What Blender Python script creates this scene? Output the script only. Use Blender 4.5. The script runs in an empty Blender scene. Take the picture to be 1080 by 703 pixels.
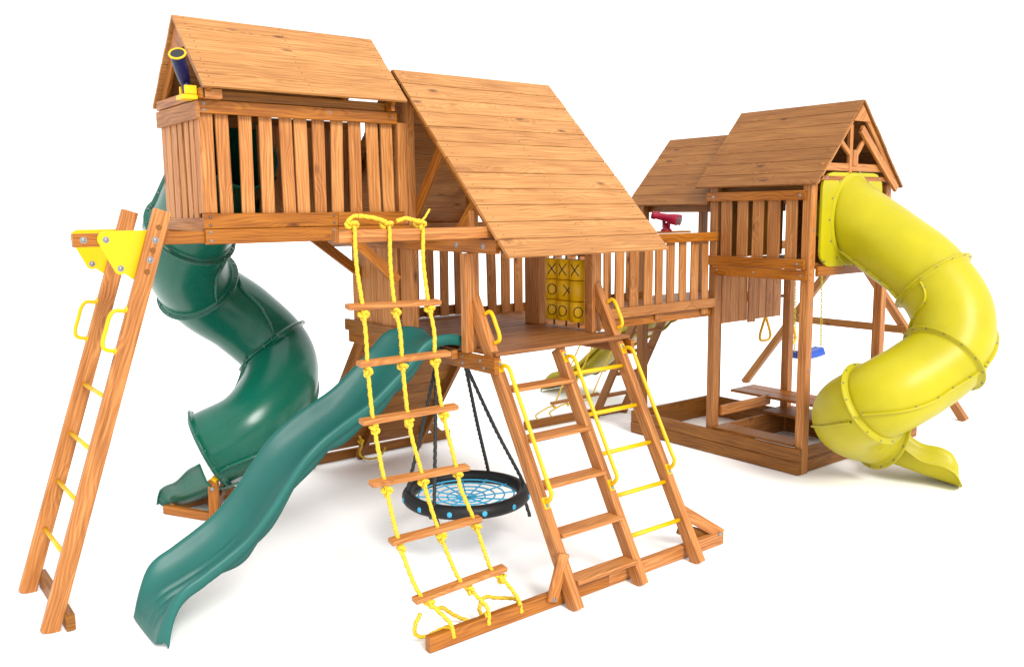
import bpy, math, random
from mathutils import Vector, Matrix
random.seed(7)
SC = bpy.context.scene
COL = SC.collection
V = Vector

# ------------------------------------------------------------------ materials
def new_mat(name):
    m = bpy.data.materials.new(name); m.use_nodes = True
    nt = m.node_tree; nt.nodes.clear()
    out = nt.nodes.new('ShaderNodeOutputMaterial'); b = nt.nodes.new('ShaderNodeBsdfPrincipled')
    nt.links.new(b.outputs[0], out.inputs[0])
    return m, nt, b

def ramp(nt, stops):
    r = nt.nodes.new('ShaderNodeValToRGB'); e = r.color_ramp.elements
    while len(e) > 1: e.remove(e[-1])
    e[0].position = stops[0][0]; e[0].color = (*stops[0][1], 1)
    for p, c in stops[1:]:
        x = e.new(p); x.color = (*c, 1)
    return r

def mathn(nt, op, a, b=None, c=None):
    n = nt.nodes.new('ShaderNodeMath'); n.operation = op
    for i, v in enumerate((a, b, c)):
        if v is None: continue
        if isinstance(v, (int, float)): n.inputs[i].default_value = v
        else: nt.links.new(v, n.inputs[i])
    return n.outputs[0]

def wood_mat(name, pale, mid, dark, rough=0.5, knots=1.0, var=0.15):
    m, nt, b = new_mat(name)
    N, L = nt.nodes.new, nt.links.new
    uv = N('ShaderNodeUVMap'); uv.uv_map = 'grain'
    def scaled(su, sv):
        mp = N('ShaderNodeMapping'); mp.inputs['Scale'].default_value = (su, sv, 1); L(uv.outputs[0], mp.inputs[0]); return mp.outputs[0]
    # slow wander that bends the growth rings
    wob = N('ShaderNodeTexNoise'); wob.inputs['Scale'].default_value = 1; wob.inputs['Detail'].default_value = 2
    L(scaled(1.3, 5.0), wob.inputs['Vector'])
    sep = N('ShaderNodeSeparateXYZ'); L(uv.outputs[0], sep.inputs[0])
    # knots
    kv = N('ShaderNodeTexVoronoi'); kv.inputs['Scale'].default_value = 1; kv.inputs['Randomness'].default_value = 1
    L(scaled(2.8, 7.5), kv.inputs['Vector'])
    kd = N('ShaderNodeMapRange'); kd.inputs['From Min'].default_value = 0.03; kd.inputs['From Max'].default_value = 0.17
    kd.inputs['To Min'].default_value = 1; kd.inputs['To Max'].default_value = 0; L(kv.outputs['Distance'], kd.inputs['Value'])
    kd2 = N('ShaderNodeMapRange'); kd2.inputs['From Min'].default_value = 0.05; kd2.inputs['From Max'].default_value = 0.5
    kd2.inputs['To Min'].default_value = 1; kd2.inputs['To Max'].default_value = 0; L(kv.outputs['Distance'], kd2.inputs['Value'])
    ksel = N('ShaderNodeSeparateColor'); L(kv.outputs['Color'], ksel.inputs[0])
    kon = mathn(nt, 'GREATER_THAN', ksel.outputs[0], 0.60)
    kmask = mathn(nt, 'MULTIPLY', mathn(nt, 'MULTIPLY', kd.outputs[0], kon), knots)
    kflow = mathn(nt, 'MULTIPLY', kd2.outputs[0], kon)
    # growth rings
    ph = mathn(nt, 'ADD', mathn(nt, 'MULTIPLY', sep.outputs[1], 85.0), mathn(nt, 'MULTIPLY', wob.outputs[0], 16.0))
    ph = mathn(nt, 'ADD', ph, mathn(nt, 'MULTIPLY', kflow, 6.0))
    rings = mathn(nt, 'MULTIPLY_ADD', mathn(nt, 'SINE', mathn(nt, 'MULTIPLY', ph, 3.1)), 0.5, 0.5)
    fine = N('ShaderNodeTexNoise'); fine.inputs['Scale'].default_value = 1; fine.inputs['Detail'].default_value = 4
    L(scaled(3.0, 110.0), fine.inputs['Vector'])
    blot = N('ShaderNodeTexNoise'); blot.inputs['Scale'].default_value = 1; blot.inputs['Detail'].default_value = 3
    L(scaled(2.6, 13.0), blot.inputs['Vector'])
    strk = N('ShaderNodeTexNoise'); strk.inputs['Scale'].default_value = 1; strk.inputs['Detail'].default_value = 3
    L(scaled(1.3, 46.0), strk.inputs['Vector'])
    mix = mathn(nt, 'ADD', mathn(nt, 'MULTIPLY', rings, 0.13), mathn(nt, 'MULTIPLY', fine.outputs[0], 0.52))
    mix = mathn(nt, 'ADD', mix, mathn(nt, 'MULTIPLY', strk.outputs[0], 0.36))
    mix = mathn(nt, 'ADD', mix, mathn(nt, 'MULTIPLY', blot.outputs[0], 0.38))
    geo = N('ShaderNodeNewGeometry')
    isl = mathn(nt, 'MULTIPLY_ADD', geo.outputs['Random Per Island'], var, -var/2)
    mix = mathn(nt, 'ADD', mix, isl)
    r = ramp(nt, [(0.50, pale), (0.69, mid), (0.93, dark)]); L(mix, r.inputs[0])
    mk = N('ShaderNodeMix'); mk.data_type = 'RGBA'; L(kmask, mk.inputs[0]); L(r.outputs[0], mk.inputs[6])
    mk.inputs[7].default_value = (dark[0]*0.42, dark[1]*0.33, dark[2]*0.3, 1)
    L(mk.outputs[2], b.inputs['Base Color'])
    rr = mathn(nt, 'MULTIPLY_ADD', fine.outputs[0], 0.25, rough-0.12); L(rr, b.inputs['Roughness'])
    b.inputs['Coat Weight'].default_value = 0.04; b.inputs['Specular IOR Level'].default_value = 0.3; b.inputs['Coat Roughness'].default_value = 0.3
    bp = N('ShaderNodeBump'); bp.inputs['Strength'].default_value = 0.25; bp.inputs['Distance'].default_value = 0.003
    L(mix, bp.inputs['Height']); L(bp.outputs[0], b.inputs['Normal'])
    return m

def plastic(name, col, rough=0.35, coat=0.25, mottled=0.06, spec=0.25):
    m, nt, b = new_mat(name)
    N, L = nt.nodes.new, nt.links.new
    tc = N('ShaderNodeTexCoord')
    n1 = N('ShaderNodeTexNoise'); n1.inputs['Scale'].default_value = 2.5; n1.inputs['Detail'].default_value = 4; L(tc.outputs['Object'], n1.inputs['Vector'])
    lo = tuple(c*(1-mottled*2) for c in col); hi = tuple(min(1, c*(1+mottled)) for c in col)
    r = ramp(nt, [(0.3, lo), (0.7, hi)]); L(n1.outputs[0], r.inputs[0]); L(r.outputs[0], b.inputs['Base Color'])
    n2 = N('ShaderNodeTexNoise'); n2.inputs['Scale'].default_value = 260; L(tc.outputs['Object'], n2.inputs['Vector'])
    bp = N('ShaderNodeBump'); bp.inputs['Strength'].default_value = 0.12; bp.inputs['Distance'].default_value = 0.001
    L(n2.outputs[0], bp.inputs['Height']); L(bp.outputs[0], b.inputs['Normal'])
    n3 = N('ShaderNodeTexNoise'); n3.inputs['Scale'].default_value = 6; n3.inputs['Detail'].default_value = 5; L(tc.outputs['Object'], n3.inputs['Vector'])
    L(mathn(nt, 'MULTIPLY_ADD', n3.outputs[0], 0.16, rough-0.08), b.inputs['Roughness'])
    b.inputs['Specular IOR Level'].default_value = spec; b.inputs['Coat Weight'].default_value = coat; b.inputs['Coat Roughness'].default_value = 0.22
    return m

M = {}
M['sap']   = wood_mat('pale_stained_pine', (.53,.245,.078), (.40,.150,.036), (.21,.064,.012))
M['roof']  = wood_mat('roof_pine', (.48,.232,.076), (.375,.162,.043), (.23,.084,.019), rough=.55)
M['stain'] = wood_mat('orange_stained_beam', (.40,.145,.016), (.30,.094,.007), (.14,.036,.003), rough=.42)
M['deck']  = wood_mat('deck_pine', (.31,.128,.036), (.22,.077,.017), (.12,.036,.007), rough=.5)
M['brown'] = wood_mat('brown_stained_pine', (.31,.125,.016), (.225,.080,.008), (.12,.036,.003), rough=.5)
M['rbrown']= wood_mat('brown_roof_pine', (.29,.122,.026), (.22,.081,.013), (.13,.042,.006), rough=.6)
M['dim']   = wood_mat('reddish_stained_pine', (.42,.185,.058), (.31,.118,.029), (.17,.053,.010), rough=.55)
M['ytube'] = plastic('yellow_polyethylene', (.40,.345,.005), .42, .05)
M['gtube'] = plastic('dark_green_polyethylene', (.002,.098,.061), .28, .30)
M['gwave'] = plastic('teal_green_polyethylene', (.012,.108,.092), .47, .08)
M['yhard'] = plastic('yellow_coated_steel', (.74,.42,.002), .38, .1)
M['yslide']= plastic('shaded_yellow_polyethylene', (.34,.27,.002), .35, .03)  # yellow slide seen from below; its shade is put into the darker colour
M['blue']  = plastic('blue_plastic', (.018,.075,.40), .4, .2)
M['navy']  = plastic('navy_blue_plastic', (.006,.007,.055), .4, .05)
M['crim']  = plastic('crimson_plastic', (.24,.002,.022), .4, .1)
M['black'] = plastic('black_padding', (.012,.013,.014), .55, .05)
M['lens']  = plastic('black_lens', (.004,.004,.008), .12, .5)
M['net']   = plastic('bright_blue_cord', (.05,.38,.62), .6, 0)
M['ink']   = plastic('black_ink', (.010,.010,.008), .6, 0)

M['screw'] = plastic('dark_screw', (.10,.05,.02), .5, 0)
m, nt, b = new_mat('galvanised_bolt'); b.inputs['Base Color'].default_value = (.28,.28,.29,1); b.inputs['Metallic'].default_value = .85
n = nt.nodes.new('ShaderNodeTexNoise'); n.inputs['Scale'].default_value = 90; nt.links.new(mathn(nt,'MULTIPLY_ADD',n.outputs[0],.3,.25), b.inputs['Roughness']); M['bolt'] = m

def rope_mat(name, a, c):
    m, nt, b = new_mat(name)
    uv = nt.nodes.new('ShaderNodeUVMap'); uv.uv_map = 'grain'
    sp = nt.nodes.new('ShaderNodeSeparateXYZ'); nt.links.new(uv.outputs[0], sp.inputs[0])
    w = mathn(nt, 'SINE', mathn(nt, 'ADD', mathn(nt, 'MULTIPLY', sp.outputs[0], 300.0), mathn(nt, 'MULTIPLY', sp.outputs[1], 18.85)))
    nz = nt.nodes.new('ShaderNodeTexNoise'); nz.inputs['Scale'].default_value = 400
    tc = nt.nodes.new('ShaderNodeTexCoord'); nt.links.new(tc.outputs['Object'], nz.inputs['Vector'])
    f = mathn(nt, 'ADD', mathn(nt, 'MULTIPLY_ADD', w, .3, .35), mathn(nt, 'MULTIPLY', nz.outputs[0], .3))
    r = ramp(nt, [(0.1, c), (0.75, a)]); nt.links.new(f, r.inputs[0]); nt.links.new(r.outputs[0], b.inputs['Base Color'])
    b.inputs['Roughness'].default_value = .7
    bp = nt.nodes.new('ShaderNodeBump'); bp.inputs['Strength'].default_value = .6; bp.inputs['Distance'].default_value = .003
    nt.links.new(f, bp.inputs['Height']); nt.links.new(bp.outputs[0], b.inputs['Normal'])
    return m
M['yrope'] = rope_mat('yellow_rope', (.78,.52,.02), (.46,.27,.008))
M['brope'] = rope_mat('black_rope', (.022,.024,.024), (.008,.008,.008))

# ------------------------------------------------------------------ mesh builder
class MB:
    def __init__(s): s.v = []; s.f = []; s.uv = []; s.sm = []; s.mi = []; s.m = 0; s.extra = []
    def face(s, idx, uvs, smooth=False): s.f.append(idx); s.uv.append(uvs); s.sm.append(smooth); s.mi.append(s.m)
    def beam(s, p0, p1, w, h, side=None, taper=1.0):
        """board from p0 to p1; w measured along 'side', h along the third axis"""
        p0, p1 = V(p0), V(p1); d = (p1-p0); L = d.length; d.normalize()
        if side is None: side = V((0,0,1)).cross(d) if abs(d.z) < .95 else V((1,0,0))
        side = V(side); side = (side - d*side.dot(d)).normalized(); up = d.cross(side).normalized()
        o = len(s.v); c = min(.004, w*.18, h*.18)
        prof = [(-w/2+c,-h/2),(w/2-c,-h/2),(w/2,-h/2+c),(w/2,h/2-c),(w/2-c,h/2),(-w/2+c,h/2),(-w/2,h/2-c),(-w/2,-h/2+c)]
        ru, rv = random.uniform(0,60), random.uniform(0,60)
        per = [0]
        for i in range(8):
            a, b_ = prof[i], prof[(i+1) % 8]; per.append(per[-1]+math.hypot(b_[0]-a[0], b_[1]-a[1]))
        rings = [(0,1-c/max(w,h)),(c,1),(L-c,taper),(L,taper*(1-c/max(w,h)))]
        for t, k in rings:
            for (a, b_) in prof: s.v.append(p0+d*t+side*a*k+up*b_*k)
        for r in range(3):
            t0, t1 = rings[r][0], rings[r+1][0]
            for i in range(8):
                j = (i+1) % 8
                s.face([o+r*8+i, o+r*8+j, o+r*8+8+j, o+r*8+8+i],
                       [(ru+t0, rv+per[i]), (ru+t0, rv+per[i+1]), (ru+t1, rv+per[i+1]), (ru+t1, rv+per[i])])
        s.face([o+7-i for i in range(8)], [(ru+prof[7-i][0]*.3, rv+prof[7-i][1]) for i in range(8)])
        s.face([o+24+i for i in range(8)], [(ru+prof[i][0]*.3, rv+prof[i][1]) for i in range(8)])
        return s
    def bx(s, x0, x1, y0, y1, z0, z1):
        dx, dy, dz = x1-x0, y1-y0, z1-z0; cx, cy, cz = (x0+x1)/2, (y0+y1)/2, (z0+z1)/2
        m_ = max(dx, dy, dz)
        if m_ == dx: return s.beam((x0,cy,cz), (x1,cy,cz), dy, dz, (0,1,0))
        if m_ == dy: return s.beam((cx,y0,cz), (cx,y1,cz), dx, dz, (1,0,0))
        return s.beam((cx,cy,z0), (cx,cy,z1), dx, dy, (1,0,0))
    def tube(s, pts, r, seg=10, closed=False, twist=None, cap=True, radii=None):
        pts = [V(p) for p in pts]; n = len(pts); o = len(s.v)
        tang = []
        for i in range(n):
            a = pts[(i-1) % n] if (closed or i > 0) else pts[i]; b_ = pts[(i+1) % n] if (closed or i < n-1) else pts[i]
            tang.append((b_-a).normalized())
        t0 = tang[0]; ref = V((0,0,1)) if abs(t0.z) < .9 else V((1,0,0))
        nx = t0.cross(ref).normalized(); ln = 0
        lens = []
        for i in range(n):
            if i:
                q = tang[i-1].rotation_difference(tang[i]); nx = (q @ nx); ln += (pts[i]-pts[i-1]).length
            nx = (nx - tang[i]*nx.dot(tang[i])).normalized(); ny = tang[i].cross(nx)
            lens.append(ln); R = radii[i] if radii else r
            for k in range(seg):
                a = 2*math.pi*k/seg; rr = R
                if twist: rr = R*(1+.16*math.cos(3*a - ln*2*math.pi/twist))
                s.v.append(pts[i]+nx*math.cos(a)*rr+ny*math.sin(a)*rr)
        lens.append(ln+(pts[0]-pts[-1]).length)
        for i in range(n if closed else n-1):
            j = (i+1) % n
            for k in range(seg):
                l = (k+1) % seg
                s.face([o+i*seg+k, o+i*seg+l, o+j*seg+l, o+j*seg+k], [(lens[i],k/seg),(lens[i],(k+1)/seg),(lens[i+1],(k+1)/seg),(lens[i+1],k/seg)], True)
        if cap and not closed:
            s.face([o+seg-1-k for k in range(seg)], [(0,0)]*seg); s.face([o+(n-1)*seg+k for k in range(seg)], [(0,0)]*seg)
        return s
    def disc(s, c, nrm, r, h, seg=16, dome=0.0):
        c, nrm = V(c), V(nrm).normalized()
        if dome: return s.tube([c, c+nrm*h*.6, c+nrm*h], r, seg, radii=[r, r*.95, r*(1-dome)])
        return s.tube([c, c+nrm*h], r, seg)
    def grid(s, rows, smooth=True, closed=False):
        o = len(s.v); nr, nc = len(rows), len(rows[0])
        for row in rows:
            for p in row: s.v.append(V(p))
        for i in range(nr-1):
            for j in range(nc if closed else nc-1):
                k = (j+1) % nc
                s.face([o+i*nc+j, o+(i+1)*nc+j, o+(i+1)*nc+k, o+i*nc+k], [(i*.05,j*.05)]*4, smooth)
        return s
    def prism(s, pts, depth):
        """convex outline extruded by the vector depth"""
        o = len(s.v); n = len(pts); depth = V(depth); ru, rv = random.uniform(0,50), random.uniform(0,50)
        for p in pts: s.v.append(V(p))
        for p in pts: s.v.append(V(p)+depth)
        d = (V(pts[1])-V(pts[0])).normalized(); nn = depth.normalized(); e = nn.cross(d)
        U = [(ru+(V(p)).dot(d), rv+V(p).dot(e)) for p in pts]
        s.face(list(range(n-1,-1,-1)), U[::-1]); s.face([o_+n for o_ in range(n)], U)
        for q in (-1,-2): s.f[q] = [o+i for i in s.f[q]]
        for i in range(n):
            j = (i+1) % n
            s.face([o+i, o+j, o+n+j, o+n+i], [(U[i][0],U[i][1]),(U[j][0],U[j][1]),(U[j][0],U[j][1]+.02),(U[i][0],U[i][1]+.02)])
        return s
    def build(s, name, mat, parent=None, solid=0, off=0, bevel=0, label=None):
        me = bpy.data.meshes.new(name)
        base = V((0,0,0))
        if parent is not None: base = root_loc(parent)
        me.from_pydata([tuple(v-base) for v in s.v], [], s.f)
        ul = me.uv_layers.new(name='grain'); li = 0
        for uvs in s.uv:
            for u in uvs: ul.data[li].uv = u; li += 1
        for i, p in enumerate(me.polygons): p.use_smooth = s.sm[i]; p.material_index = s.mi[i]
        me.materials.append(mat)
        for x_ in s.extra: me.materials.append(x_); me.validate(); me.update()
        # consistent outward normals
        import bmesh
        bm = bmesh.new(); bm.from_mesh(me); bmesh.ops.recalc_face_normals(bm, faces=bm.faces); bm.to_mesh(me); bm.free()
        o = bpy.data.objects.new(name, me); COL.objects.link(o)
        if parent is not None: o.parent = parent
        if solid:
            md = o.modifiers.new('solid', 'SOLIDIFY'); md.thickness = solid; md.offset = off; md.use_even_offset = False
        if bevel:
            md = o.modifiers.new('bevel', 'BEVEL'); md.width = bevel; md.segments = 2; md.limit_method = 'ANGLE'
        if label: o['label'] = label
        return o

def root_loc(o):
    l = V((0,0,0))
    while o is not None: l = l + o.location; o = o.parent
    return l

def thing(name, loc, label, cat, group=None):
    o = bpy.data.objects.new(name, None); o.location = loc; COL.objects.link(o)
    o.empty_display_size = .1; o['label'] = label; o['category'] = cat
    if group: o['group'] = group
    return o

_bolt_me = {}
def bolt(parent, c, nrm, r=.011, name='bolt'):
    """round bolt head; all share one mesh"""
    if r not in _bolt_me:
        t = MB().tube([(0,0,-.002),(0,0,.001)], r*1.5, 12).tube([(0,0,0),(0,0,.004),(0,0,.006)], r, 10, radii=[r, r*.9, r*.45])
        o = t.build('bolt', M['bolt']); _bolt_me[r] = o.data; bpy.data.objects.remove(o)
    o = bpy.data.objects.new(name, _bolt_me[r]); COL.objects.link(o); o.parent = parent
    o.location = V(c)-root_loc(parent); o.rotation_euler = V((0,0,1)).rotation_difference(V(nrm).normalized()).to_euler()
    return o

def spline(pts, n=10):
    pts = [V(p) for p in pts]; out = []
    P = [pts[0]*2-pts[1]] + pts + [pts[-1]*2-pts[-2]]
    for i in range(1, len(P)-2):
        for k in range(n):
            t = k/n; a, b_, c, d = P[i-1], P[i], P[i+1], P[i+2]
            out.append(.5*((2*b_)+(c-a)*t+(2*a-5*b_+4*c-d)*t*t+(3*b_-a-3*c+d)*t**3))
    out.append(pts[-1]); return out

def resample(pts, step):
    L = [0]
    for i in range(1, len(pts)): L.append(L[-1]+(pts[i]-pts[i-1]).length)
    n = max(2, int(L[-1]/step)); out = []; j = 0
    for k in range(n+1):
        t = L[-1]*k/n
        while j < len(L)-2 and L[j+1] < t: j += 1
        u = (t-L[j])/max(1e-9, L[j+1]-L[j]); out.append(pts[j].lerp(pts[j+1], min(1, u)))
    return out

def rope(pts, r, name, mat, parent, n=8):
    p = resample(spline(pts, n), .006)
    return MB().tube(p, r, 9, twist=.05).build(name, mat, parent)

def knot_into(mb, c, size, r, axis=0):
    pts = []
    rx = Matrix.Rotation(random.uniform(0,6), 3, 'Z') @ Matrix.Rotation(random.uniform(-.5,.5)+1.5, 3, 'X')
    for k in range(40):
        t = 2*math.pi*k/40
        p = V((math.sin(t)+2*math.sin(2*t), math.cos(t)-2*math.cos(2*t), -math.sin(3*t)*1.4))*size/3
        pts.append(V(c)+rx @ p)
    mb.tube(pts, r, 8, closed=True)

def slats(mb, axis, plane, th, edges, z0, z1, lean=0.004):
    """vertical boards; edges = list of (start, end) along the wall axis"""
    for (a, b_) in edges:
        c = (a+b_)/2; w = b_-a; dz = random.uniform(-.004,.004); l = random.uniform(-lean, lean)
        if axis == 'x': mb.beam((c-l,plane,z0), (c+l,plane,z1+dz), w, th, (1,0,0))
        else: mb.beam((plane,c-l,z0), (plane,c+l,z1+dz), th, w, (1,0,0))

def roof_planks(x0, x1, ridge, eave, n, th, axis='x', gap=.005):
    """boards laid along the ridge, from ridge=(other, z) down to eave=(other, z)"""
    mb = MB(); mb.extra = [M['screw']]; r, e = V((ridge[0], ridge[1])), V((eave[0], eave[1])); d = e-r; L = d.length; d.normalize()
    for i in range(n):
        a = r+d*(L*i/n+gap/2); b_ = r+d*(L*(i+1)/n-gap/2); c = (a+b_)/2; w = (b_-a).length
        nrm = V((d.y, -d.x)) if d.x*1 > 0 else V((-d.y, d.x))
        nrm = V((abs(nrm.x)*(1 if d.x > 0 else -1), abs(nrm.y)))
        c = c+nrm*random.uniform(-.001,.001)
        if axis == 'x': mb.beam((x0+random.uniform(-.003,.003), c.x, c.y), (x1+random.uniform(-.003,.003), c.x, c.y), w, th, (0,d.x,d.y))
        else: mb.beam((c.x, x0+random.uniform(-.003,.003), c.y), (c.x, x1+random.uniform(-.003,.003), c.y), w, th, (d.x,0,d.y))
        mb.m = 1
        for q in (x0+.065, (x0+x1)/2, x1-.065):
            for sg in (-.28, .28):
                p = c+d*(w*sg)+nrm*(th/2-.0005); q2 = q+random.uniform(-.006,.006)
                if axis == 'x': mb.disc((q2,p.x,p.y), (0,nrm.x,nrm.y), .0045, .0015, 6)
                else: mb.disc((p.x,q2,p.y), (nrm.x,0,nrm.y), .0045, .0015, 6)
        mb.m = 0
    return mb

# =================================================================== LEFT PLAYHOUSE
T = thing('playhouse', (1.9,5.5,2.2), 'small gabled wooden playhouse on the left, up in the air above the dark green tube', 'playhouse')
bx = lambda *a: MB().bx(*a)
bx(1.14,3.42,5.512,5.556,2.215,2.292).build('floor_beam', M['stain'], T)
bx(1.40,3.42,6.20,6.244,2.215,2.292).build('floor_beam', M['stain'], T)
bx(1.885,2.80,5.484,5.509,2.305,2.398).build('rim_board', M['stain'], T)
bx(2.803,3.325,5.484,5.509,2.305,2.398).build('rim_board', M['stain'], T)
bx(1.892,2.80,5.486,5.510,2.207,2.302).build('rim_board', M['stain'], T)
bx(2.803,3.40,5.486,5.510,2.207,2.302).build('rim_board', M['stain'], T)
bx(1.892,1.916,5.512,6.25,2.290,2.372).build('rim_board', M['dim'], T)
bx(1.9,3.4,6.246,6.27,2.215,2.398).build('rim_board', M['stain'], T)
mb = MB()
for i in range(8): mb.bx(1.918,3.40,5.515+i*.0915,5.515+i*.0915+.088,2.372,2.394)
mb.build('floor_planks', M['deck'], T)
for y in (5.513, 6.17): bx(1.897,1.985,y,y+.088,2.40,3.09).build('post', M['sap'], T)
bx(3.297,3.372,5.500,5.556,2.31,3.02).build('post', M['sap'], T)
bx(3.374,3.437,5.498,5.57,1.50,3.175).build('post', M['sap'], T)
bx(3.30,3.372,6.17,6.26,2.40,3.09).build('post', M['sap'], T)
bx(1.893,3.287,5.485,5.511,3.006,3.089).build('top_rail', M['stain'], T)
bx(1.87,1.894,5.47,6.262,2.972,3.078).build('top_rail', M['dim'], T)
bx(1.893,3.40,6.26,6.284,3.0,3.085).build('top_rail', M['brown'], T)
mb = MB()
slats(mb, 'x', 5.534, .022, [(2.006,2.090),(2.152,2.236),(2.286,2.372),(2.428,2.514),(2.527,2.618),(2.656,2.742),(2.788,2.875),(2.924,3.014),(3.064,3.156),(3.178,3.270)], 2.398, 3.03, .007)
mb.build('front_railing', M['sap'], T)
mb = MB(); slats(mb, 'y', 1.906, .02, [(5.615,5.69),(5.715,5.79),(5.84,5.915),(5.95,6.05),(6.075,6.165)], 2.372, 3.0, .006)
mb.build('side_railing', M['sap'], T)
mb = MB(); slats(mb, 'x', 6.245, .02, [(2.56,2.645),(2.65,2.735),(2.74,2.84),(2.843,2.94),(2.943,3.04),(3.043,3.14),(3.143,3.24),(3.243,3.30)], 2.398, 3.03)
mb.build('rear_railing', M['dim'], T)
# roof
RX0, RX1 = 1.885, 3.305
roof_planks(RX0, RX1, (5.862,3.640), (5.372,3.150), 6, .018, gap=.002).build('front_roof', M['roof'], T)
roof_planks(RX0, RX1, (5.868,3.640), (6.372,3.115), 6, .018, gap=.002).build('rear_roof', M['roof'], T)
for x in (1.935, 3.22):
    mb = MB()
    mb.beam((x,5.858,3.566),(x,5.42,3.128),.03,.07,(1,0,0)); mb.build('rafter', M['stain'], T)
    mb = MB(); mb.beam((x,5.872,3.566),(x,6.32,3.10),.03,.07,(1,0,0)); mb.build('rafter', M['stain'], T)
    MB().prism([(x-.017,5.865,3.60),(x-.017,5.70,3.435),(x-.017,6.03,3.435)], (-.012,0,0)).build('gusset', M['stain'], T)
bx(1.885,1.913,5.42,6.29,3.088,3.150).build('tie_beam', M['stain'], T)
bx(3.205,3.233,5.42,6.29,3.088,3.150).build('tie_beam', M['stain'], T)
bx(1.93,3.2,5.50,5.535,3.092,3.150).build('plate_beam', M['brown'], T)
bx(1.93,3.2,6.20,6.235,3.092,3.150).build('plate_beam', M['brown'], T)
bx(1.90,2.02,5.42,5.47,3.088,3.150).build('beam_end', M['sap'], T)
# sloping brace boards under the floor
MB().beam((2.90,5.53,2.235),(3.28,5.53,1.90),.035,.075,(0,1,0)).build('brace', M['stain'], T)
MB().beam((2.93,6.22,2.235),(3.44,6.22,1.85),.035,.075,(0,1,0)).build('brace', M['stain'], T)
for p in [(1.925,3.065),(1.925,3.025),(3.25,3.05),(1.925,2.375),(1.925,2.325),(1.925,2.283),(1.925,2.230),(2.77,2.375),(2.77,2.33),(2.77,2.28),(2.77,2.235),(2.77,3.06)]:
    bolt(T, (p[0], 5.485, p[1]), (0,-1,0), .006)

# telescope on its gable
tl = thing('telescope', (1.86,5.56,3.12), 'navy and yellow toy telescope mounted in the gable of the playhouse', 'telescope')
mb = MB(); mb.bx(1.81,1.882,5.553,5.573,3.112,3.165); mb.bx(1.81,1.882,5.465,5.485,3.112,3.165); mb.bx(1.79,1.885,5.460,5.578,3.083,3.110)
mb.build('cradle', M['yhard'], tl, bevel=.006)
mb = MB(); mb.tube([(1.84,5.52,3.11),(1.84,5.53,3.17),(1.83,5.545,3.215)], .03, 14, radii=[.022,.026,.034]); mb.build('neck', M['navy'], tl)
a, b_ = V((1.842,5.548,3.185)), V((1.762,5.415,3.332)); d = (b_-a).normalized()
mb = MB(); mb.tube([a, a+d*.02, a+d*.08, b_-d*.012, b_], .04, 22, radii=[.030,.034,.040,.046,.046]); mb.build('barrel', M['navy'], tl)
mb = MB(); ring = []
nx = d.cross(V((0,0,1))).normalized(); ny = d.cross(nx)
mb.tube([b_+(nx*math.cos(t)+ny*math.sin(t))*.046 for t in [2*math.pi*k/28 for k in range(28)]], .0065, 8, closed=True); mb.build('eyepiece_ring', M['yhard'], tl)
MB().tube([b_-d*.01, b_+d*.0015], .042, 22).build('lens', M['lens'], tl)

# =================================================================== LEFT LADDER
T = thing('leaning_ladder', (.86,5.9,0), 'tall leaning ladder with two orange legs and yellow rungs at the far left', 'ladder')
nf, nfa = V((.862,5.50,0)), V((.862,6.20,0)); slope = V((1.645-.862,0,2.385)); s_ = slope.normalized()
for y in (5.470, 6.170):
    MB().beam((.842,y,-.0), (.842+.792,y,2.42), .045, .102, (0,1,0)).build('leg', M['sap'], T)
for z in (1.31,1.0,.70,.40):
    x = .842+.792*z/2.42
    if z < 1.5: MB().tube([(x,5.49,z),(x,6.17,z)], .0145, 14).build('rung', M['yhard'], T)
def gripc(p0, p1, out, r=.0115):
    p0, p1, out = V(p0), V(p1), V(out); d = (p1-p0)
    return spline([p0, p0+out*.75+d*.02, p0+out+d*.2, p0+out+d*.5, p0+out+d*.8, p1+out*.75-d*.02, p1], 6)
for y in (5.470, 6.170):
    def px(z): return .842+.792*z/2.42-.047
    a = V((px(1.83), y, 1.83)); b_ = V((px(1.60), y, 1.60))
    mb = MB().tube(gripc(a, b_, (-.085,0,.02)), .0125, 12); mb.disc(a+V((.0,0,.01)), (-1,0,.3), .022, .012); mb.disc(b_, (-1,0,.3), .022, .012)
    mb.build('hand_grip', M['yhard'], T)
for y, nm in ((5.5095, 0), (6.1975, 0)):
    pts = [(1.265,y,2.292),(1.59,y,2.300),(1.64,y,2.25),(1.465,y,2.005),(1.40,y,2.060),(1.35,y,2.078)]
    # plate corners: rounded ends
    P = [(1.60,y,2.305),(1.47,y,1.985)]
    def arc(cx, cz, r, a0, a1, n=7): return [(cx+r*math.cos(math.radians(a0+(a1-a0)*k/n)), y, cz+r*math.sin(math.radians(a0+(a1-a0)*k/n))) for k in range(n+1)]
    P = [(1.62,y,2.305)] + arc(1.315,2.257,.048,90,215) + arc(1.385,2.085,.038,215,300) + [(1.475,y,1.995)]
    MB().prism(P, (0,-.006,0)).build('bracket_plate', M['yhard'], T, bevel=.002)
    bolt(T, (1.315,y-.006,2.253), (0,-1,0), .013); bolt(T, (1.385,y-.006,2.083), (0,-1,0), .013)
bolt(T, (1.195,5.512,2.255), (0,-1,0), .013)
for z in (2.245,2.13):
    x = .842+.792*z/2.42; bolt(T, (x,5.4475,z), (0,-1,0), .013)
for z in (2.32,2.185,2.06):
    x = .842+.792*z/2.42; MB().disc((x,5.449,z), (0,-1,0), .017, .004, 16).build('dowel', M['brown'], T)
MB().beam((.945,5.40,.052),(.945,6.24,.052),.05,.10,(1,0,0)).build('foot_beam', M['brown'], T)

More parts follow.
